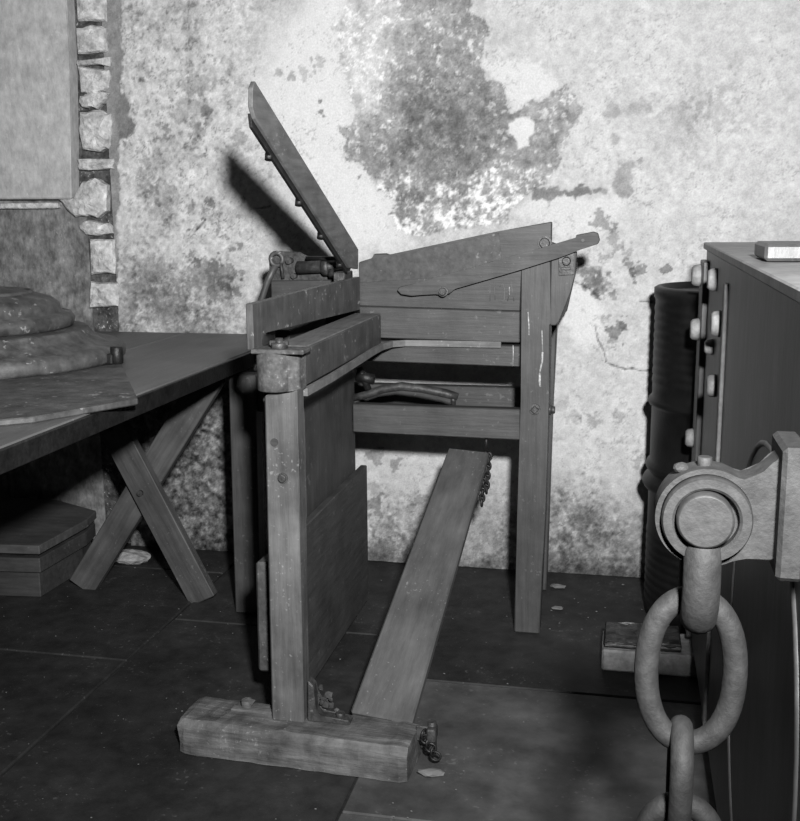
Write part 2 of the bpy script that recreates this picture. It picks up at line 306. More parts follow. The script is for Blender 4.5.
def build_wall():
    xs = np.concatenate([np.arange(-2.012, 0.95, 0.005), np.linspace(0.96, 3.0, 20)])
    zs = np.concatenate([np.arange(0, 2.32, 0.005), np.linspace(2.33, 2.9, 8)])
    x, z = np.meshgrid(xs, zs, indexing='ij')
    n1 = fbm(x, z, 9, 1); n2 = fbm(x, z, 30, 11); n3 = fbm(x, z, 75, 21, 3); n4 = fbm(x, z, 3, 31)
    n5 = fbm(x, z, 14, 41); n6 = fbm(x, z, 45, 51, 4, 0.7)
    n7 = fbm(x, z, 60, 71, 3, 0.75); wob = (n1 - 0.5) * 0.03 + (n2 - 0.5) * 0.035 + (n3 - 0.5) * 0.03
    tone = 0.76 + (n1 - 0.5) * 0.10 + (n6 - 0.5) * 0.16 + (n7 - 0.5) * 0.10
    H = np.zeros_like(x)
    # left half of the wall: crumbly, mottled
    L = sm(-1.05, -1.55, x + (n4 - 0.5) * 0.5)
    n8 = fbm(x, z, 38, 81, 4, 0.7)
    tone = tone + L * (0.05 - 0.30 * np.clip(n5 - 0.45, 0, 1) - 0.7 * np.clip(n6 - 0.54, 0, 1) + (n7 - 0.5) * 0.22 - 0.16 * sm(0.60, 0.68, n8 * 0.7 + n5 * 0.3))
    H = H - L * (n6 - 0.5) * 0.006
    for nm, tv, soft, k in (('BRIGHT', 0.87, 0.11, 2), ('BRIGHTB', 0.82, 0.03, 1), ('BRIGHTC', 0.83, 0.012, 1), ('BRIGHTD', 0.83, 0.02, 1)):
        a = sm(-soft, soft * 0.6, sdist(x, z, POLYS[nm]) + wob * k); tone = tone * (1 - a) + (tv + (n6 - 0.5) * 0.05) * a
    rg = 1 - np.abs(2 * fbm(x, z, 22, 91, 4, 0.6) - 1); rg2 = 1 - np.abs(2 * fbm(x, z, 16, 101, 4, 0.65) - 1)
    ck = sm(0.955, 0.99, rg) * sm(0.45, 0.6, n1); tone = tone - (0.10 + 0.08 * L) * ck; H = H - 0.002 * ck
    # grey undercoat where the limewash has gone
    gd = sdist(x, z, POLYS['GREY']) + wob
    g = sm(-0.004, 0.004, gd)
    gx = fbm(x, z, 42, 61, 4, 0.75)
    inner = 0.60 + (n5 - 0.5) * 0.26 + (n6 - 0.5) * 0.26 + (n7 - 0.5) * 0.16 + 0.20 * sm(0.60, 0.72, gx)
    inner = inner + 0.16 * sm(0.95, 0.99, rg2) * sm(0.48, 0.6, n5) - 0.06 * sm(0.95, 0.99, rg)
    core = np.exp(-(((x + 0.66) / 0.30) ** 2 + ((z - 1.63) / 0.27) ** 2)); inner = inner - 0.08 * core
    inner = inner + 0.16 * sm(-0.72, -0.95, x) * sm(1.62, 1.78, z)
    low = sm(1.56, 1.44, z + (n1 - 0.5) * 0.2); inner = inner + low * (0.26 * sm(0.42, 0.60, gx) - 0.0)
    tone = tone * (1 - g) + inner * g; H = H - 0.002 * g
    edge = np.exp(-(gd / 0.006) ** 2); tone = tone - 0.05 * edge
    for nm, tv, k in (('STREAK', 0.50, 0.6), ('FORK', 0.60, 0.4), ('CLOUD', 0.66, 0.4), ('DROP', 0.66, 0.3), ('PEEL', 0.50, 0.3), ('EDGE', 0.55, 0.5)):
        d = sdist(x, z, POLYS[nm]) + wob * k * 1.6; a = sm(-0.006, 0.005, d)
        tone = tone * (1 - a) + (tv + (n6 - 0.5) * 0.2 + (n5 - 0.5) * 0.1) * a; H = H - 0.0025 * a
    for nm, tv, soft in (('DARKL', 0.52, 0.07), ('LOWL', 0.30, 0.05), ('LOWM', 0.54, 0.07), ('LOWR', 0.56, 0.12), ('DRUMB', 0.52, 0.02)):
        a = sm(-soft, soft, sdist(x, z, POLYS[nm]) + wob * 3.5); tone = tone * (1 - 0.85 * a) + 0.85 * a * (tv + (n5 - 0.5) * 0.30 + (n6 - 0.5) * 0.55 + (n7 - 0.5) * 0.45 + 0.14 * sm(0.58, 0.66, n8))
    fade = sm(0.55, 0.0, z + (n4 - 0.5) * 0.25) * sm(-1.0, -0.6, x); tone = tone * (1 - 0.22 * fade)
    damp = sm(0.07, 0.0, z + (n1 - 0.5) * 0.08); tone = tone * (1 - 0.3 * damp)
    for sx, sz, sr, sa in SPOTS:
        i0, i1 = np.searchsorted(xs, (sx - 3 * sr, sx + 3 * sr)); j0, j1 = np.searchsorted(zs, (sz - 3 * sr, sz + 3 * sr))
        s_ = (slice(i0, i1), slice(j0, j1))
        if i1 <= i0 or j1 <= j0: continue
        d = np.hypot(x[s_] - sx, z[s_] - sz) + (n2[s_] - 0.5) * sr * 2.6 + (n1[s_] - 0.5) * sr * 1.1 + (n3[s_] - 0.5) * sr * 2.4
        a = sm(sr * 1.15, sr * 0.8, d) * sa * 0.62
        tone[s_] = tone[s_] * (1 - a) + a * (0.36 + (n6[s_] - 0.5) * 0.2); H[s_] -= 0.002 * a
    for nm, tv in (('WHITEPATCH', 0.84), ('WHITEDOT', 0.95)):
        a = sm(-0.004, 0.004, sdist(x, z, POLYS[nm]) + (n3 - 0.5) * 0.008); tone = tone * (1 - a) + (tv + (n6 - 0.5) * 0.08) * a; H = H + 0.002 * a
    for ln in CRACKS:
        for (ax, az), (bx, bz) in zip(ln[:-1], ln[1:]):
            ex, ez = bx - ax, bz - az; t = np.clip(((x - ax) * ex + (z - az) * ez) / (ex * ex + ez * ez), 0, 1)
            d = np.hypot(x - ax - t * ex, z - az - t * ez) + (n2 - 0.5) * 0.008
            a = sm(0.005, 0.001, d); tone = tone * (1 - 0.3 * a); H -= 0.003 * a
    tone = np.clip(tone, 0.12, 0.93)
    H = H + (n4 - 0.5) * 0.008 + (n1 - 0.5) * 0.006 + (n6 - 0.5) * 0.0022
    nx, nz = x.shape
    co = np.stack([x, 3.97 - H, z], -1).reshape(-1, 3).astype(np.float32)
    idx = np.arange(nx * nz).reshape(nx, nz)
    fa = np.stack([idx[:-1, :-1], idx[1:, :-1], idx[1:, 1:], idx[:-1, 1:]], -1).reshape(-1, 4)
    me = bpy.data.meshes.new('wall_back'); me.vertices.add(len(co)); me.vertices.foreach_set('co', co.ravel())
    me.loops.add(fa.size); me.loops.foreach_set('vertex_index', fa.ravel().astype(np.int32))
    me.polygons.add(len(fa)); me.polygons.foreach_set('loop_start', np.arange(0, fa.size, 4, dtype=np.int32))
    me.update(calc_edges=True)
    me.polygons.foreach_set('use_smooth', np.ones(len(fa), bool))
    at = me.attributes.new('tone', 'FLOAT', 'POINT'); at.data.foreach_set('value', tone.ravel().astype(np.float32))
    mt, nt, b = new_mat('peeling_plaster')
    a = N(nt, 'ShaderNodeAttribute'); a.attribute_name = 'tone'
    tc = N(nt, 'ShaderNodeTexCoord')
    fn = noise(nt, tc.outputs['Object'], 160, 3, 0.7)
    t2 = math_node(nt, 'ADD', a.outputs['Fac'], math_node(nt, 'MULTIPLY', math_node(nt, 'SUBTRACT', fn, 0.5), 0.24))
    p = math_node(nt, 'MULTIPLY', math_node(nt, 'POWER', math_node(nt, 'MAXIMUM', t2, 0.05), 2.2), 0.66)
    cm = N(nt, 'ShaderNodeCombineColor')
    for i in range(3): nt.links.new(p, cm.inputs[i])
    nt.links.new(cm.outputs[0], b.inputs['Base Color']); b.inputs['Roughness'].default_value = 0.9; b.inputs['Specular IOR Level'].default_value = 0.1
    bp = N(nt, 'ShaderNodeBump'); bp.inputs['Strength'].default_value = 0.3; bp.inputs['Distance'].default_value = 0.003
    nt.links.new(fn, bp.inputs['Height']); nt.links.new(bp.outputs[0], b.inputs['Normal'])
    me.materials.append(mt)
    o = bpy.data.objects.new('wall_back', me); C.collection.objects.link(o); o['kind'] = 'structure'; WORLD[o.name] = Matrix()
    return o
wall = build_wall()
def struct(name, bm, mat, parent=None):
    o = wpart(name, bm, mat, parent); 
    if parent is None: o['kind'] = 'structure'
    return o
# rubble quoin strip, jamb slab and recess at the left end of the back wall
bm = tobm(); box(bm, -2.25, -2.005, 3.995, 4.12, 0, 2.9); struct('rubble_mortar', bm, 'mortar', wall)
STONES += [[(-2.12, 1.992), (-1.99, 1.996), (-1.99, 2.09), (-2.05, 2.105), (-2.115, 2.09)], [(-2.115, 2.12), (-1.985, 2.115), (-1.99, 2.25), (-2.11, 2.24)]]
rnd = random.Random(4)
for k, pts in enumerate(STONES):
    bm = tobm(); cx = sum(p[0] for p in pts) / len(pts); cz = sum(p[1] for p in pts) / len(pts)
    pts2 = []
    for (ax, az), (bx, bz) in zip(pts, pts[1:] + pts[:1]):          # broken edges
        for q in range(3): pts2.append((ax + (bx - ax) * q / 3 + rnd.uniform(-.0045, .0045), az + (bz - az) * q / 3 + rnd.uniform(-.0045, .0045)))
    y0 = 3.957 - 0.012 * rnd.random(); n_ = len(pts2)
    rings = [[bm.verts.new((cx + (p[0] - cx) * kk, yy + rnd.uniform(-.0025, .0025), cz + (p[1] - cz) * kk)) for p in pts2] for kk, yy in ((1.0, 4.03), (1.0, y0 + .018), (.90, y0 + .006), (.62, y0), (.3, y0 - .002))]
    for A, B in zip(rings[:-1], rings[1:]):
        for q in range(n_): bm.faces.new((A[q], A[(q + 1) % n_], B[(q + 1) % n_], B[q]))
    bm.faces.new(rings[-1]); bm.faces.new(rings[0][::-1])
    struct('stone', bm, 'stone', wall)
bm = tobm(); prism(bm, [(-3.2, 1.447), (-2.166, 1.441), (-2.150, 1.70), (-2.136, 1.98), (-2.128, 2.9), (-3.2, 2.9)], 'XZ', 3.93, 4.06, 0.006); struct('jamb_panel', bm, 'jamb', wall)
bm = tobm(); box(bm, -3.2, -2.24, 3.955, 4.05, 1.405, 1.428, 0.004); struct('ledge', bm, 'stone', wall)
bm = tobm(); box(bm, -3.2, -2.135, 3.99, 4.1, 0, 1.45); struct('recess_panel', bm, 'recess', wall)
bm = tobm(); box(bm, -3.2, -2.12, 4.0, 4.1, 1.4, 1.46); struct('recess_gap', bm, 'mortar', wall)  # mortar strip behind the joint between jamb slab and recess
bm = tobm(); box(bm, -3.3, -3.2, -1.5, 4.1, 0, 2.9); struct('wall_left', bm, 'room')
bm = tobm(); box(bm, 3.0, 3.1, -1.5, 4.1, 0, 2.9); struct('wall_right', bm, 'room')
bm = tobm(); box(bm, -3.3, 3.1, -1.6, -1.5, 0, 2.9); struct('wall_front', bm, 'room')
bm = tobm(); box(bm, -3.3, 3.1, -1.6, 4.1, 2.9, 3.0); struct('ceiling', bm, 'room')

# ---------------------------------------------------------------- floor of large stone slabs
bm = tobm(); box(bm, -3.3, 3.1, -1.6, 4.1, -0.12, -0.008); floor = struct('floor', bm, 'joint')
COLS = [(-3.25, -2.62, [-1.5, -.2, 1.2, 2.4, 3.4, 4.0]), (-2.62, -1.503, [-1.5, .1, 1.3, 2.05, 2.892, 3.72, 4.0]),
        (-1.503, -0.62, [-1.5, -.5, .6, 1.4, 1.93, 3.245, 4.0]), (-0.62, 0.42, [-1.5, -.6, .5, 1.45, 2.2, 2.938, 4.0]),
        (0.42, 1.3, [-1.5, .2, 1.2, 2.0, 3.1, 4.0]), (1.3, 2.2, [-1.5, -.4, .8, 1.8, 2.7, 3.5, 4.0]), (2.2, 3.05, [-1.5, .3, 1.5, 2.6, 4.0])]
rnd = random.Random(8)
for cx0, cx1, ys in COLS:
    for ya, yb in zip(ys[:-1], ys[1:]):
        g = 0.003; bm = tobm(); dz = rnd.uniform(-0.003, 0.001)
        box(bm, cx0 + g, cx1 - g, ya + g, yb - g, -0.03, dz, 0.004)
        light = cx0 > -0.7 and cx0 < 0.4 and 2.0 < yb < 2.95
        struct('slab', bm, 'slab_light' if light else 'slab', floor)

# ---------------------------------------------------------------- the chaff cutter
mc = thing('chaff_cutter', 'tall wooden chaff cutter with raised knife lever, slanting feed trough and foot treadle', 'farm machine', (-0.6, 3.0, 0))
YN = 3.35
# feed trough: near side
TOP = [(-.845, 1.226), (-.80, 1.236), (-.795, 1.252), (-.755, 1.254), (-.745, 1.247), (-.40, 1.322), (-.228, 1.352)]
def near(name, pts, y0, y1, mat, grain='X', bev=0.003, parent=mc): return wpart(name, prism(tobm(), pts, 'XZ', y0, y1, bev), mat, parent, grain)
near('trough_side', TOP + [(-.228, 1.262), (-.322, 1.250), (-.322, 1.074), (-.845, 1.084)], YN, YN + .028, 'wood')
near('trough_side', [(-.845, 1.0835), (-.322, 1.0735), (-.322, .973), (-.845, .982)], YN, YN + .028, 'wood')
near('iron_sheet', [(-.843, 1.224), (-.774, 1.240), (-.61, 1.270), (-.392, 1.318), (-.382, 1.240), (-.482, 1.205), (-.578, 1.178), (-.843, 1.160)], YN - .0015, YN + .002, 'sheet', 'X', 0.0005)
near('trough_side', [(-.84, 1.18), (-.23, 1.27), (-.165, 1.20), (-.20, 1.03), (-.845, 1.0)], 3.79, 3.818, 'wood_dark')
near('end_board', [(-.229, 1.29), (-.150, 1.262), (-.152, 1.19), (-.168, 1.135), (-.201, 1.045), (-.209, 1.030), (-.229, 1.03)], YN + .001, YN + .026, 'wood', 'Z')
near('trough_floor', [(-.84, 1.0), (-.205, 1.03), (-.205, 1.052), (-.84, 1.022)], YN + .028, 3.79, 'wood_dark')
near('trough_end', [(-.212, 1.03), (-.202, 1.03), (-.166, 1.19), (-.180, 1.19)], YN + .03, 3.79, 'wood_dark')
near('upper_rail', [(-.845, .972), (-.322, .963), (-.322, .896), (-.845, .904)], YN + .002, YN + .045, 'wood')
near('upper_rail', [(-1.0, .985), (-.325, .975), (-.325, .895), (-1.0, .90)], 3.785, 3.82, 'wood_dark')
near('lower_rail', [(-.875, .757), (-.318, .757), (-.316, .656), (-.875, .662)], YN + .008, YN + .05, 'wood')
near('lower_rail', [(-1.0, .757), (-.318, .757), (-.316, .656), (-1.0, .662)], 3.77, 3.81, 'wood')
LEG = [(-.327, 0), (-.243, 0), (-.2315, .40), (-.2265, .80), (-.2265, 1.034), (-.229, 1.036), (-.229, 1.256), (-.322, 1.246), (-.3155, .79), (-.322, .39)]
lg = near('leg', LEG, YN - .002, YN + .075, 'wood', 'Z', .004)
near('leg', [(-.325, 0), (-.250, 0), (-.240, .72), (-.231, 1.0), (-.32, 1.0)], 3.76, 3.825, 'wood', 'Z', .004)
near('leg', [(-.955, 0), (-.884, 0), (-.884, .98), (-.955, .98)], YN, YN + .075, 'wood', 'Z', .004)
near('leg', [(-1.07, 0), (-.99, 0), (-.99, .98), (-1.07, .98)], 3.76, 3.83, 'wood_dark', 'Z', .004)
near('outrigger_leg', [(-1.307, 0), (-1.215, 0), (-1.205, .85), (-1.30, .85)], 3.335, 3.40, 'wood', 'Z', .004)
near('outrigger_rail', [(-1.215, .72), (-.95, .72), (-.95, .80), (-1.215, .80)], 3.36, 3.395, 'wood_dark')

wpart('side_rail', box(tobm(), -.32, -.25, YN + .07, 3.765, .79, .87, .003), 'wood', mc, 'Y')
bm = tobm(); box(bm, -.95, -.89, YN + .07, 3.765, .87, .95, .003); wpart('side_rail', bm, 'wood_dark', mc, 'Y')
# bolts, hook and the pivoted bar on the trough side
bolt('bolt', (-.248, YN - .003, 1.287), (0, -1, 0), .016, .016, mc, 'iron', 16)
bolt('bolt', (-.270, YN - .003, .762), (0, -1, 0), .013, .018, mc, 'iron', 4)
bolt('bolt', (-.227, YN + .045, .752), (1, 0, 0), .013, .018, mc, 'iron', 6)
pl = near('hook_plate', [(-.206, 1.253), (-.158, 1.262), (-.156, 1.190), (-.203, 1.186)], YN - .005, YN + .001, 'iron', 'X', .001)
bm = tobm(); cyl(bm, (-.180, YN, 1.232), (-.180, YN - .03, 1.232), .008, n=10); cyl(bm, (-.180, YN - .012, 1.232), (-.180, YN - .028, 1.232), .014, .011, n=10)
box(bm, -.196, -.168, YN - .014, YN - .004, 1.205, 1.213, .001); wpart('hook', bm, 'iron', pl)
pb = near('pivot_bar', [(-0.711, 1.139), (-0.704, 1.150), (-0.663, 1.158), (-0.589, 1.180), (-0.478, 1.210), (-0.337, 1.250), (-0.246, 1.276), (-0.152, 1.302), (-0.152, 1.312), (-0.099, 1.322), (-0.086, 1.317), (-0.080, 1.297), (-0.085, 1.285), (-0.139, 1.267), (-0.199, 1.244), (-0.321, 1.205), (-0.446, 1.168), (-0.525, 1.147), (-0.541, 1.130), (-0.563, 1.124), (-0.586, 1.130), (-0.664, 1.121), (-0.699, 1.126)], YN - .034, YN - .014, 'wood_worn', 'X', .002)
bolt('bolt', (-.562, YN - .034, 1.137), (0, -1, 0), .012, .018, pb, 'iron', 12)
for p in ((-.562, 1.137, .012), (-.248, 1.255, .010)):
    bm = tobm(); cyl(bm, (p[0], YN - .016, p[1]), (p[0], YN + .002, p[1]), p[2], n=12); wpart('spacer', bm, 'iron', pb)
bm = tobm(); cyl(bm, (-.131, YN - .038, 1.296), (-.131, YN - .033, 1.296), .005, n=12); wpart('rivet', bm, 'chip', pb)
def mark(name, pts, wd, y, parent=mc, mat='drip'):
    bm = tobm(); P_ = [Vector((p[0], y, p[1])) for p in pts]
    tube(bm, P_, wd, 6)
    for v in bm.verts: v.co.y = y - .0008 if v.co.y < y else y + .0008
    return wpart(name, bm, mat, parent)
mark('paint_drip', [(-.2525, 1.016), (-.2490, .946)], .0016, YN - .0022)
mark('paint_drip', [(-.2490, .946), (-.2500, .915), (-.2565, .882)], .0036, YN - .0022)
mark('paint_drip', [(-.2565, .880), (-.2570, .850), (-.2540, .835)], .0042, YN - .0022)
mark('paint_drip', [(-.2970, 1.072), (-.2935, 1.03), (-.2930, .999)], .0025, YN - .0022)
mark('paint_drip', [(-.3430, .965), (-.3420, .940), (-.3425, .899)], .0020, YN + .0012)
mark('paint_drip', [(-.3450, 1.235), (-.3450, 1.20)], .0026, YN - .0006)
mark('paint_drip', [(-.3570, 1.150), (-.3560, 1.125)], .0022, YN - .0006)
for pts in ([(-.418, 1.16), (-.418, 1.105)], [(-.404, 1.165), (-.402, 1.108)], [(-.388, 1.15), (-.378, 1.16), (-.372, 1.145), (-.372, 1.11), (-.386, 1.105)], [(-.362, 1.105), (-.352, 1.165), (-.342, 1.105)]):
    mark('faded_mark', pts, .0014, YN - .0006, mc, 'dusty_top')
# guide beam, cast nose, slotted guide plate
bm = tobm(); prism(bm, [(-.862, .964), (-.772, .962), (-.772, 1.058), (-.862, 1.058)], 'XZ', 2.475, 3.348, .004); gb = wpart('guide_beam', bm, 'iron_plate', mc, 'Y')
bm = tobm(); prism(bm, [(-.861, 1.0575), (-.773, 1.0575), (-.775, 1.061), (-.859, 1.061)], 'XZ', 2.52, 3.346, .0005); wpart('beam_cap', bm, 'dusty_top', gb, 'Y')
bm = tobm()
cyl(bm, (-.838, 2.470, .957), (-.838, 2.470, 1.056), .0465, n=28, bev=.003)
prism(bm, [(-.835, 2.428), (-.800, 2.445), (-.774, 2.462), (-.768, 2.50), (-.86, 2.50), (-.86, 2.45)], 'XY', .958, 1.052, .002)
box(bm, -.886, -.752, 2.425, 2.50, 1.052, 1.063, .002)
ns = wpart('cast_nose', bm, 'cast', mc, 'Z')
bm = tobm(); cyl(bm, (-.822, 2.455, 1.06), (-.822, 2.455, 1.088), .010, n=12); cyl(bm, (-.822, 2.455, 1.062), (-.822, 2.455, 1.078), .022, n=6, bev=.002)
box(bm, -.846, -.798, 2.449, 2.461, 1.070, 1.082, .002); wpart('wing_nut', bm, 'iron', ns)
ang = 0
Pa, Pb = Vector((-.893, 2.445, 0)), Vector((-.848, 3.342, 0)); dv = (Pb - Pa).normalized(); LL = (Pb - Pa).length
prof = [(0, 1.058), (0, 1.172), (LL * .5, 1.176), (LL, 1.180), (LL, 1.073), (LL * .6, 1.082), (.09, 1.094), (.066, 1.090), (.052, 1.078), (.052, 1.058)]
bm = tobm(); prism(bm, [(a, z) for a, z in prof], 'XZ', -.009, .009, .002)
mw = Matrix((dv, Vector((0, 0, 1)).cross(dv), Vector((0, 0, 1)))).transposed().to_4x4(); mw.translation = Pa
finish('guide_plate', bm, 'iron_plate', mc, mw)
bm = tobm(); box(bm, -1.0, -.955, 2.95, 3.34, .99, 1.05, .003); wpart('back_guide_rail', bm, 'wood_dark', mc, 'Y')
# raised knife lever
def shear_lever(bm):
    for v in bm.verts:            # the lever leans a little out of the knife plane towards its free end
        t = (3.30 - v.co.y) / 0.95; v.co.y += 0.235 * t; v.co.x -= 0.070 * t; v.co.z += 0.026 * t
    return bm
bl = wpart('knife_lever', shear_lever(prism(tobm(), [(2.350, 1.682), (2.330, 1.664), (2.322, 1.618), (2.345, 1.592), (3.215, 1.212), (3.318, 1.206), (3.322, 1.270)], 'YZ', -.850, -.838, .002)), 'lever', mc, 'Y')
bm = tobm(); prism(bm, [(2.335, 1.604), (3.22, 1.222), (3.222, 1.192), (2.345, 1.570)], 'YZ', -.856, -.848, .001); wpart('knife_blade', shear_lever(bm), 'iron_dark', bl, 'Y')
for t in (.17, .46, .70, .93):
    y = 2.345 + t * .875; z = 1.578 - t * .377
    bm = tobm(); cyl(bm, (-.855, y, z + .004), (-.855, y - .006, z - .014), .011, n=8); wpart('bolt', shear_lever(bm), 'iron_dark', bl)
bm = tobm(); cyl(bm, (-.90, 3.28, 1.235), (-.842, 3.28, 1.235), .010, n=12); 
box(bm, -.90, -.862, 3.24, 3.34, 1.165, 1.20, .003); wpart('knife_pivot', bm, 'iron', mc)
# output side behind the knife
near('output_board', [(-1.157, 1.02), (-.87, 1.02), (-.87, 1.168), (-1.157, 1.162)], 3.385, 3.425, 'wood')
near('output_post', [(-1.15, .80), (-1.08, .80), (-1.08, 1.03), (-1.15, 1.03)], 3.39, 3.425, 'wood_dark', 'Z')
ib = near('iron_bracket', [(-1.166, 1.15), (-1.166, 1.235), (-1.155, 1.253), (-1.135, 1.259), (-1.06, 1.255), (-1.02, 1.235), (-.93, 1.228), (-.90, 1.20), (-.90, 1.165), (-1.10, 1.15)], 3.40, 3.415, 'iron', 'X', .002)
bm = tobm(); tube(bm, [(-1.134 + .021 * math.cos(a * PI / 8), 3.385, 1.233 + .021 * math.sin(a * PI / 8)) for a in range(16)], .0075, 8, True)
tube(bm, [(-1.138, 3.385, 1.212), (-1.165, 3.383, 1.165), (-1.205, 3.38, 1.06), (-1.215, 3.38, .86)], .011, 8); wpart('ring_rod', bm, 'iron_plate', mc)
bm = tobm(); tube(bm, [(-1.118, 3.38, 1.222), (-1.112, 3.38, 1.17)], .006, 6); cyl(bm, (-1.09, 3.40, 1.228), (-1.09, 3.375, 1.228), .011, n=8); cyl(bm, (-1.075, 3.40, 1.178), (-1.075, 3.375, 1.178), .009, n=8); wpart('pin', bm, 'iron', ib)
bm = tobm(); cyl(bm, (-1.06, 3.385, 1.205), (-.88, 3.36, 1.215), .022, .018, n=14); cyl(bm, (-.97, 3.38, 1.208), (-.945, 3.375, 1.21), .030, n=14); cyl(bm, (-.94, 3.34, 1.19), (-.875, 3.335, 1.195), .014, n=12)
wpart('cross_shaft', bm, 'iron', mc)
bm = tobm(); cyl(bm, (-1.02, 3.35, 1.238), (-.885, 3.33, 1.238), .007, n=8); wpart('tie_rod', bm, 'iron_dark', mc)
# flat iron strap that bends from the beam round to the trough
pts = [(-.772, 2.50), (-.762, 2.70), (-.760, 3.0), (-.757, 3.16), (-.748, 3.25), (-.728, 3.305), (-.69, 3.335), (-.64, 3.342), (-.5, 3.343), (-.38, 3.343)]
bm = tobm(); tube(bm, [(p[0], p[1], .948 + .020 * min(1, i / 4.5)) for i, p in enumerate(pts)], 0, flat=(.020, .012)); wpart('iron_strap', bm, 'dusty_top', mc)
# crank lever and chain under the trough
bm = tobm(); tube(bm, [(-.885, 3.415, .768), (-.84, 3.415, .780), (-.78, 3.415, .802), (-.72, 3.415, .812), (-.65, 3.415, .806), (-.57, 3.415, .792), (-.53, 3.415, .782)], [.012, .014, .015, .015, .014, .015, .013], 10)
cyl(bm, (-.545, 3.415, .785), (-.545, 3.415, .755), .009, n=8); wpart('crank_lever', bm, 'iron', mc)
bm = tobm(); cyl(bm, (-.87, 3.40, .845), (-.81, 3.40, .835), .018, n=10); cyl(bm, (-.86, 3.40, .875), (-.83, 3.40, .80), .012, n=10); wpart('crank_bracket', bm, 'iron_dark', mc)
# front post, foot beam, side boards
post = near('front_post', [(-.863, .09), (-.776, .09), (-.774, .60), (-.772, .966), (-.782, .960), (-.80, .952), (-.856, .949)], 2.43, 2.487, 'wood_post', 'Z', .004)
bolt('bolt', (-.814, 2.43, .743), (0, -1, 0), .010, .010, post, 'iron', 12)
bm = tobm(); cyl(bm, (-.833, 2.431, .833), (-.833, 2.427, .833), .010, n=12); wpart('hole_disc', bm, 'wood_dark', post)  # dark disc whose colour stands in for the shade inside a hole
bm = tobm(); prism(bm, [(-.892, .06), (-.892, .955), (-.872, .955), (-.872, .06)], 'XZ', 2.52, 2.80, .003); wpart('side_board', bm, 'wood', mc, 'Z')
bm = tobm(); prism(bm, [(-.892, .06), (-.892, .955), (-.872, .955), (-.872, .06)], 'XZ', 2.806, 3.335, .003); wpart('side_board', bm, 'wood', mc, 'Z')
bm = tobm(); box(bm, -.872, -.848, 2.60, 3.44, .048, .530, .003); wpart('lower_panel', bm, 'wood_dark', mc, 'Y').data.materials[0] = M['wood']
bm = tobm(); prism(bm, [(2.55, .165), (2.555, .474), (3.0, .466), (3.0, .165)], 'YZ', -.940, -.902, .006); wpart('lower_panel', bm, 'wood_worn', mc, 'Y')
for y, z in ((2.60, .18), (2.90, .38)):
    bm = tobm(); box(bm, -.90, -.892, y, y + .04, z, z + .04, .002); wpart('cleat', bm, 'wood_dark', mc, 'X')
# foot beam (rough timber), subdivided and roughened
bm = tobm()
P0, P1 = Vector((-1.105, 2.455, 0)), Vector((-.485, 2.425, 0)); dv = (P1 - P0).normalized(); L_ = (P1 - P0).length
nx = 30; secs = []
rnd = random.Random(5)
for i in range(nx + 1):
    t = i / nx; a = t * L_; hh = .094 - .004 * t; ww = .076
    sec = [(-ww, .0), (-ww - .002, .03), (-ww, hh * .8), (-ww + .012, hh), (0, hh + .001), (ww - .012, hh), (ww, hh * .8), (ww, .03), (ww, .0)]
    if i in (0, nx): sec = [(y * .93, z * .96 + .001) for y, z in sec]
    secs.append([bm.verts.new((a + (0.008 * rnd.random() if i in (0,) else 0), y + rnd.uniform(-.0022, .0022), max(0, z + rnd.uniform(-.0018, .0018)) if z > 0 else 0)) for y, z in sec])
for A, B in zip(secs[:-1], secs[1:]):
    for k in range(9): bm.faces.new((A[k], B[k], B[(k + 1) % 9], A[(k + 1) % 9]))
bm.faces.new(secs[0]); bm.faces.new(secs[-1][::-1])
mw = Matrix((dv, Vector((0, 0, 1)).cross(dv), Vector((0, 0, 1)))).transposed().to_4x4(); mw.translation = P0
fb = finish('foot_beam', bm, 'wood_rough', mc, mw)
bm = tobm(); box(bm, -.985, -.86, 2.452, 2.478, .090, .100, .002); cyl(bm, (-.948, 2.478, .096), (-.948, 2.478, .118), .017, n=6, bev=.003); lump(bm, (-.945, 2.478, .112), (.02, .016, .012), rnd, 1, .2)
wpart('foot_strap', bm, 'wood_rough', fb)
bm = tobm(); prism(bm, [(-.77, .092), (-.655, .092), (-.658, .104), (-.735, .108), (-.748, .125), (-.752, .19), (-.767, .205)], 'XZ', 2.44, 2.475, .003)
cyl(bm, (-.685, 2.457, .10), (-.685, 2.457, .118), .013, n=6, bev=.002); wpart('foot_strap', bm, 'iron', fb)
bm = tobm()
for k in range(26): lump(bm, (-.742 + rnd.gauss(0, .022), 2.487 + rnd.gauss(0, .014), .102 + abs(rnd.gauss(0, .03))), [rnd.uniform(.005, .013)] * 3, rnd, 1, .3)
o = wpart('straw_clump', bm, 'wood_worn', fb); o['kind'] = 'stuff'
hb = bm = tobm(); box(bm, -.486, -.44, 2.455, 2.463, .06, .10, .002); cyl(bm, (-.445, 2.46, .035), (-.445, 2.46, .115), .012, n=10, bev=.002); box(bm, -.455, -.432, 2.43, 2.475, .07, .105, .004)
hg = wpart('treadle_hinge', bm, 'iron', mc)
for k in range(6):
    cxx, cyy, cz = -.462 + .006 * k, 2.44 - .004 * (k % 2), .082 - .011 * k + .006
    bm = tobm(); ax_ = k % 2
    ring = [(cxx + .013 * math.cos(a * PI / 6) * (1 if ax_ else .3), cyy + (.0 if ax_ else .011 * math.cos(a * PI / 6)), cz + .012 * math.sin(a * PI / 6)) for a in range(12)]
    tube(bm, ring, .0032, 6, True); wpart('link', bm, 'iron_dark', hg)
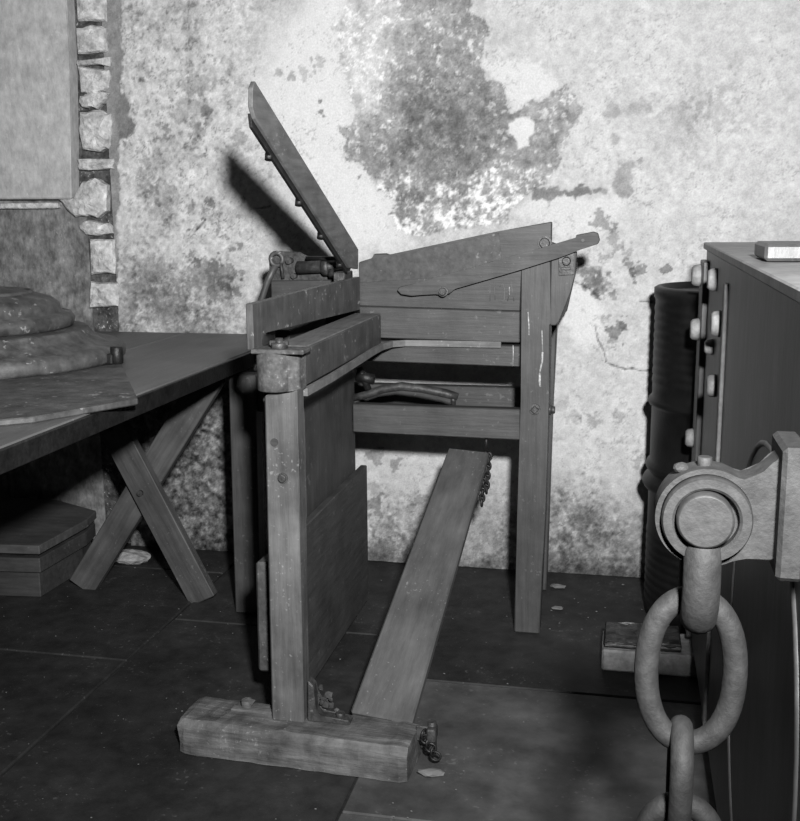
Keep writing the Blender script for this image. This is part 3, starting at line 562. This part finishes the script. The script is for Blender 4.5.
# treadle plank
tb = board('treadle', (-.590, 2.515, .075), (-.488, 3.39, .600), .170, .030, (1, 0, 0), 'wood_plank', mc, .005, taper=.80)
for st in range(2):
    for k in range(11 if st == 0 else 8):
        zc = .592 - k * .0165 - st * .008; yc = 3.405 + .012 * st; xc = -.434 + .010 * st - .0012 * k
        ring = [(xc + (.007 * math.cos(a * PI / 6) if (k + st) % 2 else 0), yc + (0 if (k + st) % 2 else .007 * math.cos(a * PI / 6)), zc + .0125 * math.sin(a * PI / 6)) for a in range(12)]
        bm = tobm(); tube(bm, ring, .0044, 6, True); wpart('chain_link', bm, 'iron_dark', mc)
bm = tobm(); cyl(bm, (-.432, 3.395, .66), (-.432, 3.405, .60), .005, n=8); wpart('chain_hook', bm, 'iron_dark', mc)
bm = tobm(); cyl(bm, (-.99, 2.95, .925), (-.93, 2.95, .925), .010, n=10); lump(bm, (-1.0, 2.95, .918), (.02, .02, .022), rnd, 2, .06); box(bm, -.94, -.885, 2.94, 2.96, .91, .94, .002); wpart('side_knob', bm, 'iron', mc)

# ---------------------------------------------------------------- table on X trestles
tt = thing('trestle_table', 'long wooden table on crossed trestle legs against the plastered wall', 'table', (-2.0, 3.0, 0))
for k, (xa, xb) in enumerate(((-1.262, -1.70), (-1.703, -2.15), (-2.153, -2.62))):
    bm = tobm(); box(bm, xb, xa, 1.55, 3.93, .858, .915, .004); wpart('table_top_board', bm, 'wood_table', tt, 'Y')
bm = tobm(); box(bm, -1.2618, -1.250, 1.55, 3.93, .862, .9125, .002); wpart('dark_edge_strip', bm, 'iron_dark', tt, 'Y')  # dark strip along the right edge of the table top
def xleg(yb):
    # right-leaning and left-leaning legs crossing near z .39
    board('leg', (-1.462, yb, -.01 + .012), (-1.815, yb, .70), .105, .04, (1, 0, 0), 'wood_trestle', tt, .003)
    board('leg', (-1.968, yb + .043, .002), (-1.395, yb + .043, .855), .105, .04, (1, 0, 0), 'wood_trestle', tt, .003)
    bm = tobm(); box(bm, -2.05, -1.36, yb + .02, yb + .06, .80, .857, .003); wpart('top_rail', bm, 'wood_dark', tt, 'X')
    bm = tobm(); box(bm, -1.86, -1.77, yb - .02, yb + .02, .62, .857, .003); wpart('hanger', bm, 'wood_dark', tt, 'Z')
xleg(3.43); xleg(2.0)
bm = tobm(); cyl(bm, (-1.676, 3.405, .40), (-1.676, 3.39, .40), .010, n=10); wpart('bolt', bm, 'iron', tt)
# heavy round casting on a flat plate, lying on the table
ct = thing('round_casting', 'stepped round iron casting on a flat plate lying on the long table', 'machine part', (-2.0, 2.9, .917))
bm = tobm(); prism(bm, [(-1.190, 2.43), (-1.325, 2.17), (-1.60, 1.95), (-2.15, 2.0), (-2.55, 2.45), (-2.56, 3.25), (-2.30, 3.68), (-1.86, 3.66), (-1.60, 3.14)], 'XY', .9155, .931, .003); wpart('base_plate', bm, 'casting', ct)
bm = tobm(); lathe(bm, [(.445, 0), (.455, .01), (.455, .035), (.44, .048), (.40, .055), (.36, .075), (.345, .095), (.34, .10)], (-2.0, 2.98, .931), 72); wpart('lower_disc', bm, 'casting', ct)
bm = tobm(); lathe(bm, [(.30, 0), (.315, .008), (.32, .028), (.31, .045), (.28, .05), (.275, .075), (.25, .095), (.18, .115), (.06, .125)], (-2.03, 3.0, 1.03), 64); wpart('upper_disc', bm, 'casting', ct)
bm = tobm(); tube(bm, [(-2.03 + .19 * math.cos(a * PI / 24), 3.0 + .19 * math.sin(a * PI / 24), 1.142) for a in range(48)], .008, 8, True); wpart('rim_bead', bm, 'casting', ct)
bm = tobm(); cyl(bm, (-1.527, 2.99, .931), (-1.527, 2.99, .985), .019, n=16, bev=.003); box(bm, -1.575, -1.53, 2.96, 3.02, .932, .965, .004); wpart('lug', bm, 'iron_dark', ct)

# low chest under the table, pale lump of lime on the floor
ch = thing('low_chest', 'low wooden chest with pale lid standing under the long table by the wall', 'chest', (-2.4, 3.55, 0))
LID = [(-2.75, 3.25), (-2.045, 3.32), (-2.035, 3.66), (-2.06, 3.78), (-2.30, 3.90), (-2.75, 3.90)]
def inset(k): return [(x - (k if x > -2.5 else 0), y + (k if y < 3.6 else -k)) for x, y in LID]
bm = tobm(); prism(bm, inset(.02), 'XY', .0, .10, .003); wpart('body', bm, 'wood_dark', ch)
bm = tobm(); prism(bm, inset(.005), 'XY', .10, .155, .003); wpart('moulding', bm, 'wood', ch)
bm = tobm(); prism(bm, inset(.025), 'XY', .155, .172, .001); wpart('rebate', bm, 'iron_dark', ch)
bm = tobm(); prism(bm, LID, 'XY', .172, .205, .003); wpart('lid', bm, 'wood_plank', ch)
rnd = random.Random(12)
bm = tobm(); lump(bm, (-1.925, 3.78, .018), (.085, .05, .028), rnd, 3, .10); tag(wpart('lime_lump', bm, 'lime'), 'pale flat lump of lime lying on the floor behind the crossed trestle legs', 'rubble')

# ---------------------------------------------------------------- ribbed drum, casing, timber block at the right
bm = tobm(); H_ = 1.135; RR = .272
prof = [(RR - .012, 0), (RR, .004)]
def rib(z, h, w): return [(RR, z - w), (RR + h * .7, z - w * .5), (RR + h, z), (RR + h * .7, z + w * .5), (RR, z + w)]
for z in [.05 + .03 * k for k in range(9)]: prof += rib(z, .003, .012)
prof += rib(.468, .024, .03) + rib(.525, .014, .02) + rib(.748, .014, .018)
for z in [.82 + .03 * k for k in range(9)]: prof += rib(z, .0025, .012)
prof += [(RR, 1.09), (RR + .006, 1.10), (RR + .006, H_ - .006), (RR - .004, H_), (RR - .016, H_), (RR - .018, H_ - .02)]
lathe(bm, prof, (0, 0, 0), 72); dr = finish('ribbed_drum', bm, 'drum', None, Matrix.Translation((.373, 3.665, 0)) @ Matrix.Rotation(math.radians(-0.0), 4, 'Y'))
tag(dr, 'tall dark ribbed metal drum standing in shadow against the wall at the right', 'drum')
cs = thing('machine_casing', 'tall grey iron casing with pale bolt heads beside the dark drum', 'machine', (.6, 2.4, .09))
bm = tobm(); box(bm, .233, 1.0, 1.05, 3.30, .09, 1.27, .004); wpart('body', bm, 'casing', cs)
bm = tobm(); prism(bm, [(1.02, 1.270), (3.32, 1.270), (3.32, 1.290), (1.02, 1.290)], 'YZ', .224, 1.02, .003); wpart('top_plate', bm, 'zinc', cs)
bm = tobm(); box(bm, .224, .234, 2.56, 2.60, .12, 1.22, .002); wpart('rib', bm, 'rib', cs)
bm = tobm(); box(bm, .216, .234, 3.17, 3.30, .10, 1.24, .003); wpart('flange', bm, 'casing', cs)
bm = tobm(); box(bm, .26, .46, 2.16, 2.34, 1.292, 1.325, .006); wpart('lid_block', bm, 'casing', cs)
bm = tobm(); tube(bm, [(.234, 1.72 + .42 * math.cos(a * PI / 24), .60 + .42 * math.sin(a * PI / 24)) for a in range(48)], .006, 6, True); wpart('ring_bead', bm, 'casing', cs)
for (y, z, L2, r_) in ((3.26, 1.195, .026, .034), (2.90, 1.207, .024, .032), (2.70, 1.113, .026, .034), (3.22, 1.040, .026, .034), (2.90, 1.030, .024, .022), (2.76, .949, .024, .030), (3.26, .705, .024, .030), (2.90, .69, .024, .028), (3.22, .42, .026, .028), (2.76, .42, .024, .028)):
    bm = tobm(); x0 = .217 if y > 3.15 else .234
    cyl(bm, (x0 + .002, y, z), (x0 - L2, y, z), r_, r_ * .9, n=10, bev=.006); wpart('bolt_head', bm, 'peg', cs)
bm = tobm(); prism(bm, [(-.034, 0), (-.034, .068), (.3, .072), (.95, .072), (.95, 0)], 'XZ', 3.10, 3.27, .006); tag(wpart('timber_bearer', bm, 'wood_rough', None, 'X'), 'pale squared timber bearer on the floor under the far end of the casing', 'timber').data.materials[0] = M['lime']
rnd = random.Random(3)
bm = tobm(); box(bm, -.028, .2, 3.108, 3.26, .0758, .095, .003); bmesh.ops.subdivide_edges(bm, edges=bm.edges, cuts=6, use_grid_fill=True)
for v in bm.verts:
    if v.co.z > .085: v.co.z += rnd.uniform(-.006, .006)
    v.co.y += rnd.uniform(-.004, .004)
tag(wpart('wood_slip', bm, 'wood_rough', None), 'rough dark slip of wood lying on top of the pale timber bearer', 'wood').data.materials[0] = M['iron']  # a slip of wood, given the dark iron material
bm = tobm(); box(bm, .30, .98, 3.10, 3.2, .0725, .091, .002); wpart('packing', bm, 'iron_dark', cs)
bm = tobm(); box(bm, .23, .98, 1.25, 1.45, .0, .091, .004); wpart('near_skid', bm, 'wood_dark', cs)

# ---------------------------------------------------------------- big shackle and chain hanging from the casing's near end
YC, KS = 1.25, .862
SX, SZ = .101, 1.044           # centre of the big pin
sh = thing('hanging_chain', 'heavy iron shackle and chain of large oval links hanging close beside the casing', 'chain', (SX, YC, SZ))
def head(y0, y1, rr, name):
    pts = [(SX + rr * math.cos(a), SZ + rr * math.sin(a)) for a in [math.radians(d) for d in range(54, 312, 6)]]
    pts += [(SX + .046, SZ - .046), (SX + .07, SZ - .047), (.180, SZ - .045), (.180, SZ + .080), (.171, SZ + .068), (.160, SZ + .058), (.150, SZ + .051), (.140, SZ + .048)]
    bm = tobm(); prism(bm, pts, 'XZ', y0, y1, .0015)
    return wpart(name, bm, 'iron_chain', sh)
head(YC - .022, YC + .022, .0585, 'shackle_body')
bm = tobm(); box(bm, .176, .206, YC - .05, YC + .05, SZ - .062, SZ + .092, .005); wpart('mounting_lug', bm, 'iron_chain', sh)
bm = tobm(); box(bm, .204, .2325, YC - .03, YC + .03, SZ - .03, SZ + .06, .003); wpart('lug_foot', bm, 'iron_chain', sh)
def ringprof(R0, R1, y0, y1, name, cx=0, cz=0, n=48):      # a turned collar with a rounded lip, axis along Y
    bm = tobm(); rows = [(R0, y0), (R0 * .985, y1 + .004), (R0 * .95, y1), (R1 + .003, y1), (R1, y1 + .003), (R1, y0)]
    V = [[bm.verts.new((SX + cx + q * math.cos(2 * PI * k / n), yy, SZ + cz + q * math.sin(2 * PI * k / n))) for k in range(n)] for q, yy in rows]
    for i in range(len(V)):
        A, B = V[i], V[(i + 1) % len(V)]
        for k in range(n): bm.faces.new((A[k], A[(k + 1) % n], B[(k + 1) % n], B[k])).smooth = (i in (0,))
    return wpart(name, bm, 'iron_chain', sh)
ringprof(.0515, .036, YC - .021, YC - .038, 'collar', -.001, .001)
bm = tobm(); cyl(bm, (SX - .002, YC + .03, SZ + .001), (SX - .004, YC - .052, SZ + .004), .0318, n=44, bev=.003); wpart('pin', bm, 'pin', sh)
bm = tobm(); cyl(bm, (SX - .004, YC, SZ + .045), (SX - .004, YC, SZ + .068), .0085, n=12, bev=.001); wpart('stud', bm, 'iron_chain', sh)
bm = tobm(); lump(bm, (SX - .030, YC, SZ + .053), (.010, .010, .007), rnd, 2, .06); wpart('rust_lump', bm, 'iron_chain', sh)
def link(dx, dz, w_, h_, rad, plane, name='link'):
    pts = []; n = 48; cx, cz = SX + dx, SZ + dz
    for k in range(n):
        a = 2 * PI * k / n; ca, sa = math.cos(a), math.sin(a); e = 2.2
        p_ = abs(ca) ** (2 / e) * (1 if ca > 0 else -1) * w_; pz = abs(sa) ** (2 / e) * (1 if sa > 0 else -1) * h_
        pts.append((cx + p_, YC, cz + pz) if plane == 'XZ' else (cx, YC + p_, cz + pz))
    bm = tobm(); tube(bm, pts, rad, 16, True); return wpart(name, bm, 'iron_chain', sh)
link(-.004, -.073, .038, .053, .0215, 'YZ')
link(-.009, -.199, .0520, .0935, .0145, 'XZ')
link(-.016, -.340, .038, .064, .0140, 'YZ')
link(-.012, -.455, .047, .079, .0145, 'XZ')
link(-.012, -.578, .040, .064, .0140, 'YZ')
link(-.012, -.700, .047, .079, .0145, 'XZ')
link(-.012, -.823, .040, .064, .0140, 'YZ')
link(-.012, -.940, .047, .075, .0145, 'XZ')

# small pieces of fallen plaster and lime grains
rnd = random.Random(21)
chips = [(-.196, 3.586, .016, 'small pale plaster flake on the floor right of the far machine leg'),
         (-.21, 3.80, .022, 'pale plaster chunk on the floor against the back leg of the cutter'),
         (-1.63, 3.62, .014, 'small plaster crumb on the floor left of the cutter between trestle feet'),
         (-.44, 2.40, .026, 'pale crumb of mortar on the floor at the hinge end of the foot beam')]
for x, y, s, lb in chips:
    bm = tobm(); lump(bm, (x, y, s * .3), (s * 1.3, s * .7, s * .35), rnd, 2, .2); tag(wpart('plaster_chip', bm, 'chip'), lb, 'rubble')
bm = tobm()
for k in range(260):
    x = rnd.uniform(-2.2, .5); y = rnd.uniform(1.9, 3.95); s = rnd.uniform(.0008, .0024) * (1.8 if rnd.random() < .06 else 1)
    bmesh.ops.create_icosphere(bm, subdivisions=1, radius=s, matrix=Matrix.Translation((x, y, s * .5)) @ Matrix.Diagonal((1.4, 1, .6, 1)))
o = wpart('floor_grit', bm, 'chip'); o['kind'] = 'stuff'; tag(o, 'pale crumbs of plaster scattered over the dark stone floor', 'grit')
